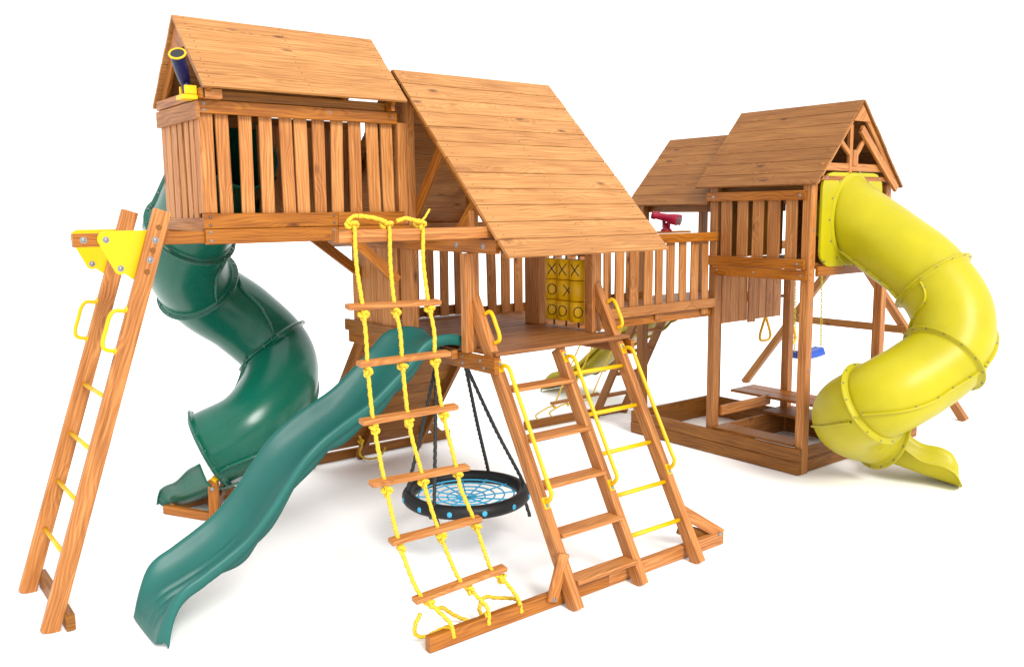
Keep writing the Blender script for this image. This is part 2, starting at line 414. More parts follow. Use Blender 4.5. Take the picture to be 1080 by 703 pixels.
# =================================================================== CENTRAL TOWER
T = thing('climbing_tower', (3.95,5.4,1.4), 'central open platform under the biggest plank roof, between the left playhouse and the bridge', 'play tower')
bx(3.332,3.37,4.44,6.42,1.352,1.458).build('side_beam', M['stain'], T)
bx(4.575,4.613,4.44,6.42,1.352,1.458).build('side_beam', M['stain'], T)
bx(3.372,4.573,6.38,6.418,1.352,1.458).build('cross_beam', M['stain'], T)
bx(3.372,4.573,5.44,5.478,1.352,1.458).build('cross_beam', M['stain'], T)
mb = MB(); y = 4.475
for i in range(14):
    mb.bx(3.372,4.60,y,y+.136,1.461,1.488) if not (4.7 < y+.07 < 4.86) else mb.bx(3.42,4.50,y,y+.136,1.461,1.488)
    y += .140
mb.build('deck_planks', M['deck'], T)
# posts
bx(3.315,3.398,4.72,4.785,1.462,2.122).build('post', M['sap'], T)
bx(3.400,3.438,4.735,4.80,1.492,2.40).build('post', M['sap'], T)
bx(4.468,4.515,4.735,4.82,1.49,2.40).build('post', M['sap'], T)
bx(4.517,4.58,4.75,4.835,1.49,2.40).build('post', M['sap'], T)
bx(4.49,4.578,5.38,5.56,1.49,3.1).build('post', M['sap'], T)
bx(3.372,3.44,5.572,5.64,1.49,3.1).build('post', M['sap'], T)
bx(3.372,3.44,6.30,6.37,1.49,2.6).build('post', M['sap'], T)
bx(4.49,4.57,6.30,6.37,1.49,2.6).build('post', M['sap'], T)
# upper side beams and cross beams
bx(3.342,3.378,4.425,6.80,2.126,2.215).build('top_beam', M['stain'], T)
bx(4.70,4.735,4.43,6.80,2.126,2.215).build('top_beam', M['stain'], T)
bx(3.37,4.70,6.36,6.40,2.226,2.30).build('cross_beam', M['dim'], T)
bx(3.37,4.70,6.70,6.74,2.226,2.28).build('cross_beam', M['dim'], T)
# big roof
ridge = (5.605,3.398); eave = (4.283,2.107); eave2 = (6.927,2.107)
roof_planks(3.332, 4.79, ridge, eave, 12, .020, gap=.006).build('front_roof', M['roof'], T)
roof_planks(3.332, 4.79, (5.611,3.398), eave2, 12, .020, gap=.006).build('rear_roof', M['roof'], T)
for x in (3.41, 4.70):
    MB().beam((x,5.59,3.308),(x,4.38,2.126),.035,.07,(1,0,0)).build('rafter', M['stain'], T)
    MB().beam((x,5.626,3.308),(x,6.84,2.126),.035,.07,(1,0,0)).build('rafter', M['brown'], T)
MB().beam((3.45,5.16,2.84),(3.45,5.58,2.32),.03,.085,(1,0,0)).build('brace', M['stain'], T)
MB().beam((3.45,4.76,2.45),(3.45,4.98,2.235),.03,.11,(1,0,0)).build('brace', M['stain'], T)
# boarded wall under the left playhouse
mb = MB(); slats(mb, 'y', 3.358, .02, [(5.655,5.745),(5.75,5.85),(5.853,5.95),(5.955,6.05),(6.055,6.15),(6.155,6.25),(6.255,6.35)], 1.49, 2.2, .002)
mb.build('board_wall', M['sap'], T)
bx(3.31,3.345,5.60,6.44,1.45,1.54).build('wall_rail', M['brown'], T)
# rear railing
mb = MB(); slats(mb, 'x', 6.335, .02, [(3.56,3.64),(3.72,3.80),(3.88,3.965),(4.03,4.115),(4.18,4.265),(4.33,4.41)], 1.50, 2.2)
mb.build('rear_railing', M['sap'], T)
bx(3.45,4.49,6.348,6.372,1.50,1.585).build('rear_rail', M['brown'], T)
bx(3.45,4.49,6.348,6.372,2.12,2.19).build('rear_rail', M['brown'], T)
for p in [(4.80,1.435),(4.80,1.385),(4.60,1.425),(4.56,1.38)]: bolt(T, (3.332,p[0],p[1]), (-1,0,0), .009)
bolt(T, (3.342,4.86,2.175), (-1,0,0), .013); bolt(T, (3.342,4.56,2.172), (-1,0,0), .013)
bolt(T, (4.575,4.62,1.43), (-1,0,0), .009); bolt(T, (4.575,4.50,1.385), (-1,0,0), .009)

# rope ladder beam
T = thing('rope_beam', (2.28,4.45,2.23), 'horizontal beam at the top of the yellow rope ladder, sticking out from under the big roof', 'beam')
bx(2.300,4.66,4.50,4.565,2.226,2.298).build('beam', M['sap'], T)
bx(2.287,2.299,4.502,4.563,2.228,2.296).build('end_cap', M['stain'], T)

# tic tac toe board
T = thing('game_board', (4.53,5.1,1.5), 'yellow noughts and crosses board of nine turning blocks beside the platform', 'game board')
marks = [['X','X','X'],['O','XR','-'],['O','O','OR']]
for c in range(3):
    yc = 5.240-.143*c
    for r_ in range(3):
        zc = 1.945-r_*.160
        mb = MB(); mb.tube([(4.532,yc,zc-.078),(4.532,yc,zc-.072),(4.532,yc,zc+.072),(4.532,yc,zc+.078)], .070, 26, radii=[.064,.070,.070,.064])
        cy = mb.build('block', M['yhard'], T)
        k = marks[r_][c]
        def on(u, v, off=0.0):   # point on the drum surface: u across (towards -Y), v up
            a = (u+.040)/.070; return V((4.532-.071*math.cos(a), yc-.071*math.sin(a), zc+v))
        mb = MB()
        sh = .028 if k == 'XR' else (.014 if 'R' in k else (0 if c == 0 else -.014))
        if k[0] == 'X':
            q = .032
            mb.tube([on(sh+t*q, t*q*1.35) for t in [-1+2*i/12 for i in range(13)]], .0036, 6)
            mb.tube([on(sh+t*q, -t*q*1.35) for t in [-1+2*i/12 for i in range(13)]], .0036, 6)
        elif k[0] == 'O':
            mb.tube([on(sh+.034*math.cos(t), .040*math.sin(t)) for t in [2*math.pi*i/28 for i in range(28)]], .0036, 6, closed=True)
        if k != '-': mb.build('mark', M['ink'], cy)
for c in range(3):
    yc = 5.240-.143*c; MB().tube([(4.532,yc,1.50),(4.532,yc,2.24)], .008, 8).build('axle', M['bolt'], T)
bx(4.56,4.58,4.85,5.41,2.045,2.10).build('frame_rail', M['brown'], T)

# =================================================================== DOUBLE LADDER
T = thing('climbing_ladder', (3.98,3.8,0), 'double ladder with wooden steps on its left half and yellow rungs on its right half', 'ladder')
A0, A1 = V((0,3.735,.0)), V((0,4.775,1.845)); du = (A1-A0).normalized(); nn = V((0,-du.z,du.y))
def lad(x, t, off=0.0): # t = height along the rail
    p = A0+du*t; return V((x, p.y, p.z))+nn*off
tl_ = (A1-A0).length
for i, (x, e) in enumerate(((3.40,tl_),(3.965,1.655),(4.525,tl_))):
    MB().beam(lad(x,-.0), lad(x,e), .062, .088, (1,0,0)).build('rail', M['sap'], T)
# wooden steps (left half)
for z in (1.245,.945,.675,.405,.150):
    t = z/du.z
    p = lad(0,t,0.0); MB().beam((3.433,p.y-.005,p.z),(3.955,p.y-.005,p.z),.125,.026,(0,1,0)).build('step', M['sap'], T)
for z in (1.275,1.01,.765,.51,.27):
    t = z/du.z; p = lad(0,t,0)
    MB().tube([(3.998,p.y,p.z),(4.492,p.y,p.z)], .0155, 14).build('rung', M['yhard'], T)
# long handrails
for x in (3.40,3.965,4.525):
    a = lad(x+.0, 1.365/du.z, .044); b_ = lad(x+.0, .58/du.z, .044)
    f_ = nn*.085; d = (b_-a)
    pts = spline([a, a+f_*.55, a+f_+d*.045, a+f_+d*.14, a+f_+d*.5, a+f_+d*.88, a+f_+d*.965, b_+f_*.5, b_], 8)
    hr = MB().tube(pts, .0135, 12).build('handrail', M['yhard'], T)
    for q, sg in ((a, 1), (b_, -1)):
        MB().beam(q+du*(.045*sg)+nn*.003, q-du*(.03*sg)+nn*.003, .044, .008, (1,0,0)).build('bracket', M['yhard'], hr)
        bolt(T, q+du*(.026*sg)+nn*.007, nn, .009)
# short grips near the top
for x in (3.40,4.525):
    a = lad(x+.02, 1.700/du.z, .044); b_ = lad(x+.02, 1.515/du.z, .044)
    MB().tube(gripc(a, b_, nn*.06+V((.012,0,0))), .0135, 12).build('hand_grip', M['yhard'], T)

T = thing('ground_beam', (3.67,3.87,0), 'long wooden beam on the ground under the double ladder and the yellow rope ladder', 'beam')
mb = MB(); mb.bx(2.42,3.78,3.845,3.895,.002,.092); mb.build('beam', M['stain'], T)
bx(3.782,4.93,3.845,3.895,.002,.092).build('beam', M['sap'], T)
MB().beam((3.29,3.835,.05),(3.385,3.835,.33),.026,.085,(0,1,0)).build('brace', M['sap'], T)
MB().beam((4.91,3.855,.075),(4.59,3.96,.30),.03,.085,(.2,1,0)).build('brace', M['sap'], T)
MB().beam((4.82,3.905,.06),(4.62,4.0,.15),.03,.085,(.2,1,0)).build('brace', M['brown'], T)
bolt(T, (3.297,3.822,.062), (0,-1,0), .010); bolt(T, (4.885,3.842,.085), (0,-1,0), .011)

# =================================================================== ROPE LADDER
T = thing('rope_ladder', (2.68,3.9,0), 'rope ladder of knotted yellow ropes and six wooden rungs in front of the teal slide', 'rope ladder')
ropes = [
 [[2.392,4.487,2.30],[2.388,4.482,2.22],[2.372,4.44,2.08],[2.345,4.343,1.894],[2.336,4.296,1.714],[2.315,4.249,1.536],[2.299,4.183,1.282],[2.303,4.13,1.079],[2.313,4.087,.91],[2.34,4.008,.607],[2.404,3.938,.34],[2.493,3.909,.225],[2.562,3.860,.13],[2.576,3.842,.045]],
 [[2.618,4.487,2.30],[2.614,4.482,2.22],[2.59,4.44,2.08],[2.548,4.339,1.88],[2.556,4.297,1.719],[2.535,4.243,1.51],[2.519,4.161,1.197],[2.545,4.103,.974],[2.552,4.079,.879],[2.6,4.008,.609],[2.68,3.936,.33],[2.765,3.91,.229],[2.826,3.865,.134],[2.818,3.842,.045]],
 [[2.848,4.487,2.30],[2.842,4.482,2.22],[2.815,4.44,2.08],[2.776,4.334,1.863],[2.783,4.292,1.699],[2.758,4.25,1.538],[2.751,4.18,1.269],[2.764,4.137,1.105],[2.787,4.081,.887],[2.79,4.06,.806],[2.846,4.011,.618],[2.908,3.935,.325],[2.988,3.913,.24],[3.055,3.87,.124],[3.059,3.842,.045]]]
rungs = [([2.249,4.34,1.882],[2.849,4.334,1.868]),([2.263,4.259,1.572],[2.858,4.258,1.571]),([2.226,4.18,1.268],[2.850,4.179,1.265]),([2.225,4.095,.942],[2.860,4.088,.917]),([2.289,4.012,.624],[2.887,4.011,.620]),([2.376,3.926,.292],[3.003,3.931,.312])]
for a, b_ in rungs: MB().beam(a, b_, .060, .028, (0,1,.15)).build('rung', M['sap'], T)
def at_z(rp, z):
    for i in range(len(rp)-1):
        if rp[i][2] >= z >= rp[i+1][2] and rp[i][2] != rp[i+1][2]:
            t = (rp[i][2]-z)/(rp[i][2]-rp[i+1][2]); return V(rp[i]).lerp(V(rp[i+1]), t)
    return V(rp[-1])
for ri, rp in enumerate(ropes):
    r0 = rope(rp, .0115, 'rope', M['yrope'], T)
    for a, b_ in rungs:
        z = (a[2]+b_[2])/2-.045; p = at_z(rp, z); mb = MB(); knot_into(mb, p, .026, .011); mb.build('knot', M['yrope'], r0)
    mb = MB(); top = V((rp[0][0], 4.52, 2.318)); knot_into(mb, top, .034, .012)
    mb.build('knot', M['yrope'], r0)
    # free end over the ground beam
    x = rp[-1][0]
    tails = [[(x,3.842,.045),(x-.01,3.87,.10),(x-.04,3.93,.07),(x-.10,3.98,.03),(x-.16,3.99,.06),(x-.17,3.97,.13),(x-.145,3.955,.19)],
             [(x,3.842,.045),(x,3.87,.10),(x+.02,3.93,.06),(x-.02,3.99,.02),(x-.10,4.04,.06),(x-.17,4.06,.12),(x-.21,4.07,.12)],
             [(x,3.842,.045),(x,3.87,.10),(x+.01,3.93,.10),(x-.06,4.00,.10),(x-.14,4.02,.12),(x-.20,3.99,.08),(x-.20,3.96,.03)]][ri]
    rope(tails, .0115, 'rope_tail', M['yrope'], T)
rope([(2.392,4.52,2.33),(2.37,4.52,2.345),(2.40,4.52,2.372),(2.46,4.52,2.378)], .012, 'rope_tail', M['yrope'], T)
rope([(2.618,4.51,2.33),(2.57,4.50,2.352),(2.50,4.50,2.368),(2.43,4.51,2.376)], .012, 'rope_tail', M['yrope'], T)
rope([(2.848,4.51,2.33),(2.79,4.50,2.348),(2.73,4.50,2.358),(2.68,4.51,2.342)], .012, 'rope_tail', M['yrope'], T)
rope([(2.848,4.53,2.33),(2.90,4.55,2.36),(2.95,4.57,2.41)], .007, 'rope_tail', M['yrope'], T)

# =================================================================== DISC SWING
T = thing('disc_swing', (3.47,4.98,.36), 'round black disc swing with a bright blue net hanging under the platform', 'swing')
C0 = V((3.47,4.98,.40)); R0 = .41
circ = lambda r, z=0, n=72: [C0+V((r*math.cos(2*math.pi*k/n), r*math.sin(2*math.pi*k/n), z)) for k in range(n)]
rg = MB().tube(circ(R0), .048, 18, closed=True).build('ring', M['black'], T)
mb = MB()
for k in range(1, 6): mb.tube([p+V((0,0,-.03*(1-k/6))) for p in circ(R0*k/6, 0, 36)], .0055, 6, closed=True)
for k in range(12):
    a = 2*math.pi*k/12
    mb.tube([C0+V((R0*t*math.cos(a), R0*t*math.sin(a), -.03*(1-t))) for t in (0,.25,.5,.75,.97)], .0055, 6)
mb.build('net', M['net'], T)
for k in range(12):
    a = 2*math.pi*(k+.35)/12; dd = V((math.cos(a), math.sin(a), 0))
    MB().disc(C0+dd*(R0+.036), dd, .020, .016, 14, dome=.4).build('cap', M['net'], rg)
anch = [((3.352,4.775,1.352),(.2,.95)), ]
def onring(a): return C0+V((R0*math.cos(a), R0*math.sin(a), .02))
for top, ang in (((3.352,4.775,1.352), -.42), ((3.352,4.79,1.352), .55), ((3.36,5.16,1.352), 2.62), ((3.37,5.18,1.352), 3.55)):
    e = onring(ang); rope([V(top), V(top).lerp(e,.5), e+V((0,0,.05)), e], .0125, 'hanging_rope', M['brope'], T)
for ang, l in ((-.42,.20), (3.55,.22)):
    e = onring(ang)+V((0,0,-.03)); mb = MB(); knot_into(mb, e+V((math.cos(ang),math.sin(ang),0))*.03, .028, .012); mb.build('knot', M['brope'], T)
    rope([e, e+V((.02,-.02,-l*.5)), e+V((.045,-.035,-l))], .0125, 'rope_tail', M['brope'], T)

# =================================================================== WAVE SLIDES
def wave_slide(name, org, ax, side, prof, W, mat, label, x0=0):
    """prof: (distance, rim height, bed height); ax = unit vector down the slide; side = unit across"""
    T = thing(name, org, label, 'slide', 'open wave slides')
    org, ax, side = V(org), V(ax), V(side)
    n = 90
    ss = [V((p[0], p[1], p[2])) for p in prof]; cv = resample(spline(ss, 12), .03)
    rows = []
    L = cv[-1].x
    for q in cv:
        s_, rim, bed = q
        g = max(0, min(1, (s_-L*.70)/(L*.16)))           # moulded ridges near the exit
        dep = max(.004, rim-bed); hw = W/2; row = []
        w_ = [(-1.0,-.062),(-1.0,-.02),(-.985,0),(-.945,.006),(-.905,-.002)]
        for u in (-.87,-.83,-.78,-.72,-.65,-.56): w_.append((u, -dep*(1-(abs(u)/.895)**4.2)))
        bedp = [-.48+.02*k for k in range(49)]
        for u, v in w_: row.append((u*hw, rim+v))
        for u in bedp:
            h = 0
            for c in (-.30,.02,.34):
                q_ = max(0, 1-((u-c)/.085)**2); h += .030*g*min(1, max(0, (L-.02-s_)/.10))*q_*q_
            row.append((u*hw, bed+dep*(abs(u)/.895)**4.2+h))
        for u, v in reversed(w_): row.append((-u*hw, rim+v))
        fr_ = max(0, min(1, (s_-L+.30)/.30))
        rows.append([org+ax*(s_-fr_*.045*max(0, abs(a)/(W/2)-.80)/.20)+side*a*(1-.015*fr_)+V((0,0,max(.004, z))) for a, z in row])
    MB().grid(rows).build('chute', mat, T, solid=.007, off=0)
    # scalloped underside flange
    for sg in (-1, 1):
        r2 = []
        for i, q in enumerate(cv):
            s_, rim, bed = q
            if s_ < .12 or s_ > L-.22: continue
            k = (.065+.030*abs(math.sin(s_*13)))*min(1, (L-.22-s_)/.35+.05) ; kz = rim-.055
            r2.append([org+ax*s_+side*(sg*(W/2-.035))+V((0,0,kz)), org+ax*s_+side*(sg*(W/2-.050))+V((0,0,max(.005,kz-k)))])
        if len(r2) > 2: MB().grid(r2).build('flange', mat, T, solid=.006)
    return T
P = [(-.07,1.545,1.50),(.05,1.575,1.497),(.16,1.575,1.475),(.27,1.54,1.42),(.38,1.44,1.30),(.50,1.34,1.175),(.68,1.205,1.03),(.88,1.105,.925),(1.03,1.02,.835),(1.15,.925,.735),(1.26,.80,.61),(1.38,.655,.475),(1.52,.52,.355),(1.66,.435,.275),(1.80,.365,.215),(1.90,.325,.180),(1.97,.27,.140),(2.02,.17,.080),(2.055,.03,.006)]
ws = wave_slide('wave_slide', (3.325,5.10,0), (-1,0,0), (0,-1,0), P, .565, M['gwave'], 'open teal green wave slide coming down in the foreground behind the rope ladder')
MB().beam((3.30,4.84,1.44),(3.30,5.36,1.44),.05,.06,(1,0,0)).build('support_block', M['sap'], ws)
P2 = [(-.05,1.60,1.50),(.1,1.60,1.47),(.3,1.50,1.35),(.55,1.30,1.12),(.8,1.15,.98),(1.05,1.0,.82),(1.3,.78,.60),(1.6,.52,.36),(1.9,.38,.22),(2.1,.30,.14),(2.25,.16,.06),(2.32,.03,.005)]
P2 = [(a, b_*.86, c*.86) for a, b_, c in P2]
wave_slide('wave_slide', (7.68,6.55,0), (0,1,0), (1,0,0), P2, .6, M['yslide'], 'yellow wave slide behind the bridge, glimpsed through the double ladder')

# =================================================================== TUBE SLIDES
def tube_slide(name, label, ctrl, joints, r, mat, door, exit_pts, seam0, plate, boltn=.13):
    T = thing(name, (ctrl[-1][0], ctrl[-1][1], 0), label, 'slide', 'enclosed tube slides')
    cv = resample(spline(ctrl, 14), .03); n = len(cv)
    tang = [(cv[min(i+1,n-1)]-cv[max(i-1,0)]).normalized() for i in range(n)]
    # up-based frames
    fr = []
    nx = None
    for i in range(n):
        h = V((tang[i].x, tang[i].y, 0)).normalized() if V((tang[i].x, tang[i].y, 0)).length > .05 else h
        sd = h.cross(V((0,0,1))).normalized(); up = sd.cross(tang[i]).normalized(); sd = tang[i].cross(up).normalized(); fr.append((sd, up))
    seg = 40
    js = [0] + [int(j*(n-1)) for j in joints] + [n-1]
    for si, (a, b_) in enumerate(zip(js[:-1], js[1:])):
        rows = []
        for i in range(a, b_+1):
            e = (i-a)/max(1, b_-a); bulge = 1+.012*math.sin(math.pi*e)
            rows.append([cv[i]+(fr[i][0]*math.cos(2*math.pi*k/seg)+fr[i][1]*math.sin(2*math.pi*k/seg))*r*bulge for k in range(seg)])
        sg = MB().grid(rows, closed=True).build('tube_segment', mat, T, solid=.008)
        # two long seams where the half shells bolt together
        for th in (math.radians(seam0[si]), math.radians(seam0[si]+180)):
            rr = []
            bo = MB(); bo.m = 1; bo.extra = [M['bolt']]
            for i in range(a+1, b_):
                dr = fr[i][0]*math.cos(th)+fr[i][1]*math.sin(th); tn = tang[i].cross(dr).normalized()
                rr.append([cv[i]+dr*(r-.002)+tn*.007, cv[i]+dr*(r+.028)+tn*.007, cv[i]+dr*(r+.031), cv[i]+dr*(r+.028)-tn*.007, cv[i]+dr*(r-.002)-tn*.007])
                if (i-a) % 5 == 3:
                    bo.disc(cv[i]+dr*(r+.016)+tn*.007, tn, .0075, .005, 8); bo.disc(cv[i]+dr*(r+.016)-tn*.007, -tn, .0075, .005, 8)
            if len(rr) > 2:
                bo.m = 0; bo.grid(rr); bo.build('seam', mat, sg)
    # collars at the joints
    for j in js[1:]:
        c = cv[j]; s_, u_ = fr[j]; t = tang[j]; rows = []
        prof = [(-.030,r+.002),(-.022,r+.010),(-.006,r+.016),(-.006,r+.046),(.006,r+.046),(.006,r+.016),(.022,r+.010),(.030,r+.002)]
        for d_, q in prof: rows.append([c+t*d_+(s_*math.cos(2*math.pi*k/seg)+u_*math.sin(2*math.pi*k/seg))*q for k in range(seg)])
        bo = MB(); bo.extra = [M['bolt']]; bo.grid(rows, closed=True); bo.m = 1
        for k in range(14):
            a = 2*math.pi*(k+.5)/14; dr = s_*math.cos(a)+u_*math.sin(a)
            bo.disc(c+dr*(r+.031)+t*.006, t, .0075, .005, 8); bo.disc(c+dr*(r+.031)-t*.006, -t, .0075, .005, 8)
        bo.build('collar', mat, T)
    return T, cv, tang, fr

def entry_plate(T, c, nrm, w, h, r, mat):
    """square moulded door plate round the mouth of a tube"""
    c, nrm = V(c), V(nrm); s_ = V((1,0,0)); rows = []
    n = 64
    def sq(a, k):
        ca, sa = math.cos(a), math.sin(a); m_ = 1/max(abs(ca), abs(sa)); m_ = min(m_, 1.26)
        return V((ca*m_*w/2*k, 0, sa*m_*h/2*k))
    for lay in range(5):
        row = []
        for k in range(n):
            a = 2*math.pi*k/n
            if lay == 0: p = sq(a, 1)+nrm*0
            elif lay == 1: p = sq(a, 1)+nrm*.022
            elif lay == 2: p = V((math.cos(a)*(r+.035),0,math.sin(a)*(r+.035)*1.16))+nrm*.024
            elif lay == 3: p = V((math.cos(a)*(r+.030),0,math.sin(a)*(r+.030)*1.16))+nrm*.034
            else: p = V((math.cos(a)*(r-.01),0,math.sin(a)*(r-.01)*1.16))+nrm*.036
            row.append(c+p)
        rows.append(row)
    bo = MB(); bo.extra = [M['bolt']]; bo.grid(rows, closed=True, smooth=False); bo.m = 1
    for k in range(14):
        a = 2*math.pi*k/14; bo.disc(c+V((math.cos(a)*(r+.048),0,math.sin(a)*(r+.048)*1.16))+nrm*.023, nrm, .009, .006, 8)
    for sx in (-1,1):
        for sz in (-1,1): bo.disc(c+V((sx*w*.44,0,sz*h*.44))+nrm*.022, nrm, .011, .006, 8)
    bo.build('entry_plate', mat, T)

def exit_chute(T, base, direction, W0, W1, L, mat, z0, w0=.19, w1=.115, wv=.020):
    """short open run-out: flared U with wavy side walls"""
    base, d = V(base), V(direction).normalized(); s_ = d.cross(V((0,0,1))).normalized(); rows = []
    n = 22
    for i in range(n+1):
        t = i/n; bed = z0*(1-t)**1.15+.006; wall = w0*(1-t)+w1+wv*math.sin(t*11-1.0)
        if t > .9: wall *= 1-.6*((t-.9)/.1)**2
        hw = (W0*(1-t)+W1*t)/2; row = []
        for u, v in [(-1.08,.93),(-1.06,1.0),(-1.0,1.0),(-.93,.72),(-.82,.36),(-.64,.10),(-.4,0),(0,0),(.4,0),(.64,.10),(.82,.36),(.93,.72),(1.0,1.0),(1.06,1.0),(1.08,.93)]:
            row.append(base+d*(L*t)+s_*(u*hw)+V((0,0,bed+v*wall)))
        rows.append(row)
    MB().grid(rows).build('exit_chute', mat, T, solid=.009)

ctrlY = [(7.42,4.60,2.42),(7.42,4.43,2.30),(7.44,4.05,2.05),(7.45,3.74,1.83),(7.42,3.49,1.52),(7.25,3.42,1.20),(6.96,3.52,1.00),(6.70,3.68,.84),(6.77,3.96,.66),(6.99,4.04,.53),(7.22,3.95,.455)]
YT, cv, tg, fr = tube_slide('tube_slide', 'big bright yellow spiral tube slide on the end wall of the right hand tower', ctrlY, (.34,.56,.765), .315, M['ytube'], None, None, [-45,-170,190,200], True)
entry_plate(YT, (7.395,4.436,2.285), (0,-1,0), .98, .83, .325, M['ytube'])
exit_chute(YT, (7.36,4.03,0), (.42,-.80,0), .56, .60, .66, M['ytube'], .17, .10, .135)
ctrlG = [(2.36,6.12,2.84),(2.34,6.28,2.74),(2.27,6.65,2.42),(2.23,7.0,2.09),(2.46,7.27,1.76),(2.80,7.32,1.50),(3.04,7.20,1.20),(2.94,6.95,.95),(2.63,6.79,.69),(2.31,6.90,.53)]
GT, cv, tg, fr = tube_slide('tube_slide', 'dark green spiral tube slide behind and below the far left playhouse', ctrlG, (.25,.43,.66), .305, M['gtube'], None, None, [-38,-38,205,205], True)
entry_plate(GT, (2.345,6.29,2.76), (0,1,0), .78, .76, .33, M['gtube'])
exit_chute(GT, (2.40,6.70,0), (-.25,.95,0), .54, .58, .58, M['gtube'], .26, .07, .17, .010)
mb = MB()
# wooden stand under the green tube
mb = MB(); mb.beam((2.235,6.66,.0),(2.245,6.67,.34),.075,.045,(.75,-.6,0)); mb.build('stand_post', M['stain'], GT)
mb = MB(); mb.beam((2.72,6.86,.0),(2.70,6.86,.36),.075,.045,(.75,-.6,0)); mb.build('stand_post', M['stain'], GT)
MB().beam((2.24,6.70,.035),(2.0,7.14,.035),.04,.07).build('stand_foot', M['stain'], GT)
MB().beam((2.28,6.68,.05),(2.78,6.86,.05),.04,.09).build('stand_foot', M['brown'], GT)
MB().beam((2.05,7.16,.05),(2.60,7.18,.05),.04,.09).build('stand_foot', M['sap'], GT)
MB().beam((2.26,6.70,.10),(2.50,7.1,.20),.04,.08).build('stand_brace', M['brown'], GT)
MB().beam((2.235,6.655,.335),(2.30,6.68,.37),.05,.03,(.75,-.6,0)).build('stand_bracket', M['yhard'], GT)
bolt(GT, (2.222,6.638,.28), (-.6,-.75,0), .011)

# =================================================================== CLIMBING WALL (rear of the central platform)
T = thing('climbing_wall', (4.2,7.6,0), 'leaning boarded climbing wall seen from underneath, behind the teal wave slide', 'climbing wall')
B0, B1 = V((0,7.58,.03)), V((0,6.44,1.45)); dl = (B1-B0).normalized()
mb = MB(); k = 0; tot = (B1-B0).length; t = .16
while t < tot-.03:
    p = B0+dl*(t+.068); mb.beam((3.50,p.y,p.z),(4.62,p.y,p.z),.134,.022,(0,dl.y,dl.z)); t += .138
mb.build('wall_panel', M['brown'], T)
for x in (3.47,3.98,4.65): 
    p, q = B0+V((x,-.03,-.02)), B1+V((x,-.03,-.02)); MB().beam(p, q, .045, .09, (1,0,0)).build('side_rail', M['stain' if x < 3.6 else 'brown'], T)
bx(3.36,5.10,7.60,7.64,.002,.092).build('foot_beam', M['brown'], T)
MB().beam((4.66,7.62,.05),(4.90,7.62,.30),.03,.08,(0,1,0)).build('brace', M['brown'], T)
MB().beam((4.98,7.62,.06),(4.72,7.60,.30),.03,.08,(0,1,0)).build('brace', M['brown'], T)
rope([(3.86,7.30,.30),(3.88,7.28,.22),(3.86,7.3,.12),(3.95,7.32,.05),(4.1,7.35,.04),(4.2,7.4,.10)], .010, 'rope', M['yrope'], T)
mb = MB(); knot_into(mb, (3.87,7.29,.24), .025, .010); mb.build('knot', M['yrope'], T)

# =================================================================== BRIDGE
T = thing('bridge', (5.7,5.5,1.4), 'slatted wooden bridge between the central platform and the right hand tower', 'bridge')
bx(4.60,6.795,5.47,5.496,1.445,1.532).build('side_board', M['dim'], T)
bx(4.60,6.795,5.52,5.56,1.355,1.442).build('floor_beam', M['stain'], T)
bx(4.60,6.795,6.36,6.40,1.355,1.442).build('floor_beam', M['brown'], T)
mb = MB(); x = 4.62
while x < 6.75: mb.bx(x,x+.10,5.53,6.39,1.447,1.468); x += .104
mb.build('deck_planks', M['deck'], T)
ed = [(4.88,4.96),(5.03,5.11),(5.18,5.26),(5.325,5.395),(5.466,5.592),(5.640,5.775),(5.826,5.960),(5.975,6.088),(6.129,6.255),(6.299,6.419),(6.465,6.590),(6.625,6.735)]
mb = MB(); slats(mb, 'x', 5.508, .020, [(a+.008,b_-.012) for a, b_ in ed if abs(a-5.975) > .01 and abs(a-6.625) > .01], 1.45, 2.16, .006)
slats(mb, 'x', 5.508, .020, [(5.985,6.080),(6.632,6.725)], 1.385, 2.16, .004)
mb.build('front_railing', M['dim'], T)
bx(4.90,6.86,5.462,5.488,2.085,2.172).build('top_rail', M['stain'], T)
mb = MB(); slats(mb, 'x', 6.385, .02, [(4.72,4.82),(4.88,4.98),(5.03,5.13),(5.2,5.3),(5.36,5.46),(5.52,5.62),(5.70,5.80),(5.86,5.96),(6.02,6.12),(6.18,6.28),(6.34,6.44),(6.5,6.60)], 1.45, 2.1, .006)
mb.build('rear_railing', M['dim'], T)
bx(4.65,6.795,6.398,6.42,2.06,2.15).build('top_rail', M['brown'], T)
bx(4.65,6.795,6.398,6.42,1.445,1.54).build('side_board', M['brown'], T)
bx(5.85,6.45,5.49,5.60,2.174,2.192).build('shelf', M['brown'], T)

T = thing('binoculars', (6.12,5.54,2.19), 'crimson toy binoculars standing on the bridge rail', 'binoculars')
MB().tube([(6.16,5.54,2.192),(6.16,5.54,2.205),(6.16,5.54,2.225),(6.16,5.54,2.27)], .04, 18, radii=[.055,.05,.030,.028]).build('base', M['crim'], T)
MB().tube([(6.16,5.51,2.225),(6.16,5.51,2.31)], .016, 12).build('yoke', M['crim'], T)
MB().tube([(6.16,5.57,2.225),(6.16,5.57,2.31)], .016, 12).build('yoke', M['crim'], T)
dv = V((.42,-.88,-.20)).normalized(); sv = dv.cross(V((0,0,1))).normalized()
for sgn in (-1, 1):
    c = V((6.17,5.54,2.315))+sv*(.050*sgn)
    bb = MB().tube([c-dv*.13, c-dv*.10, c-dv*.09, c+dv*.02, c+dv*.04, c+dv*.11, c+dv*.118], .03, 20, radii=[.036,.036,.028,.036,.046,.050,.048]).build('barrel', M['crim'], T)
    MB().tube([c+dv*.112, c+dv*.1195], .040, 20).build('lens', M['lens'], bb)
MB().beam(V((6.17,5.54,2.315))-sv*.04, V((6.17,5.54,2.315))+sv*.04, .09, .03, dv).build('hinge', M['crim'], T)

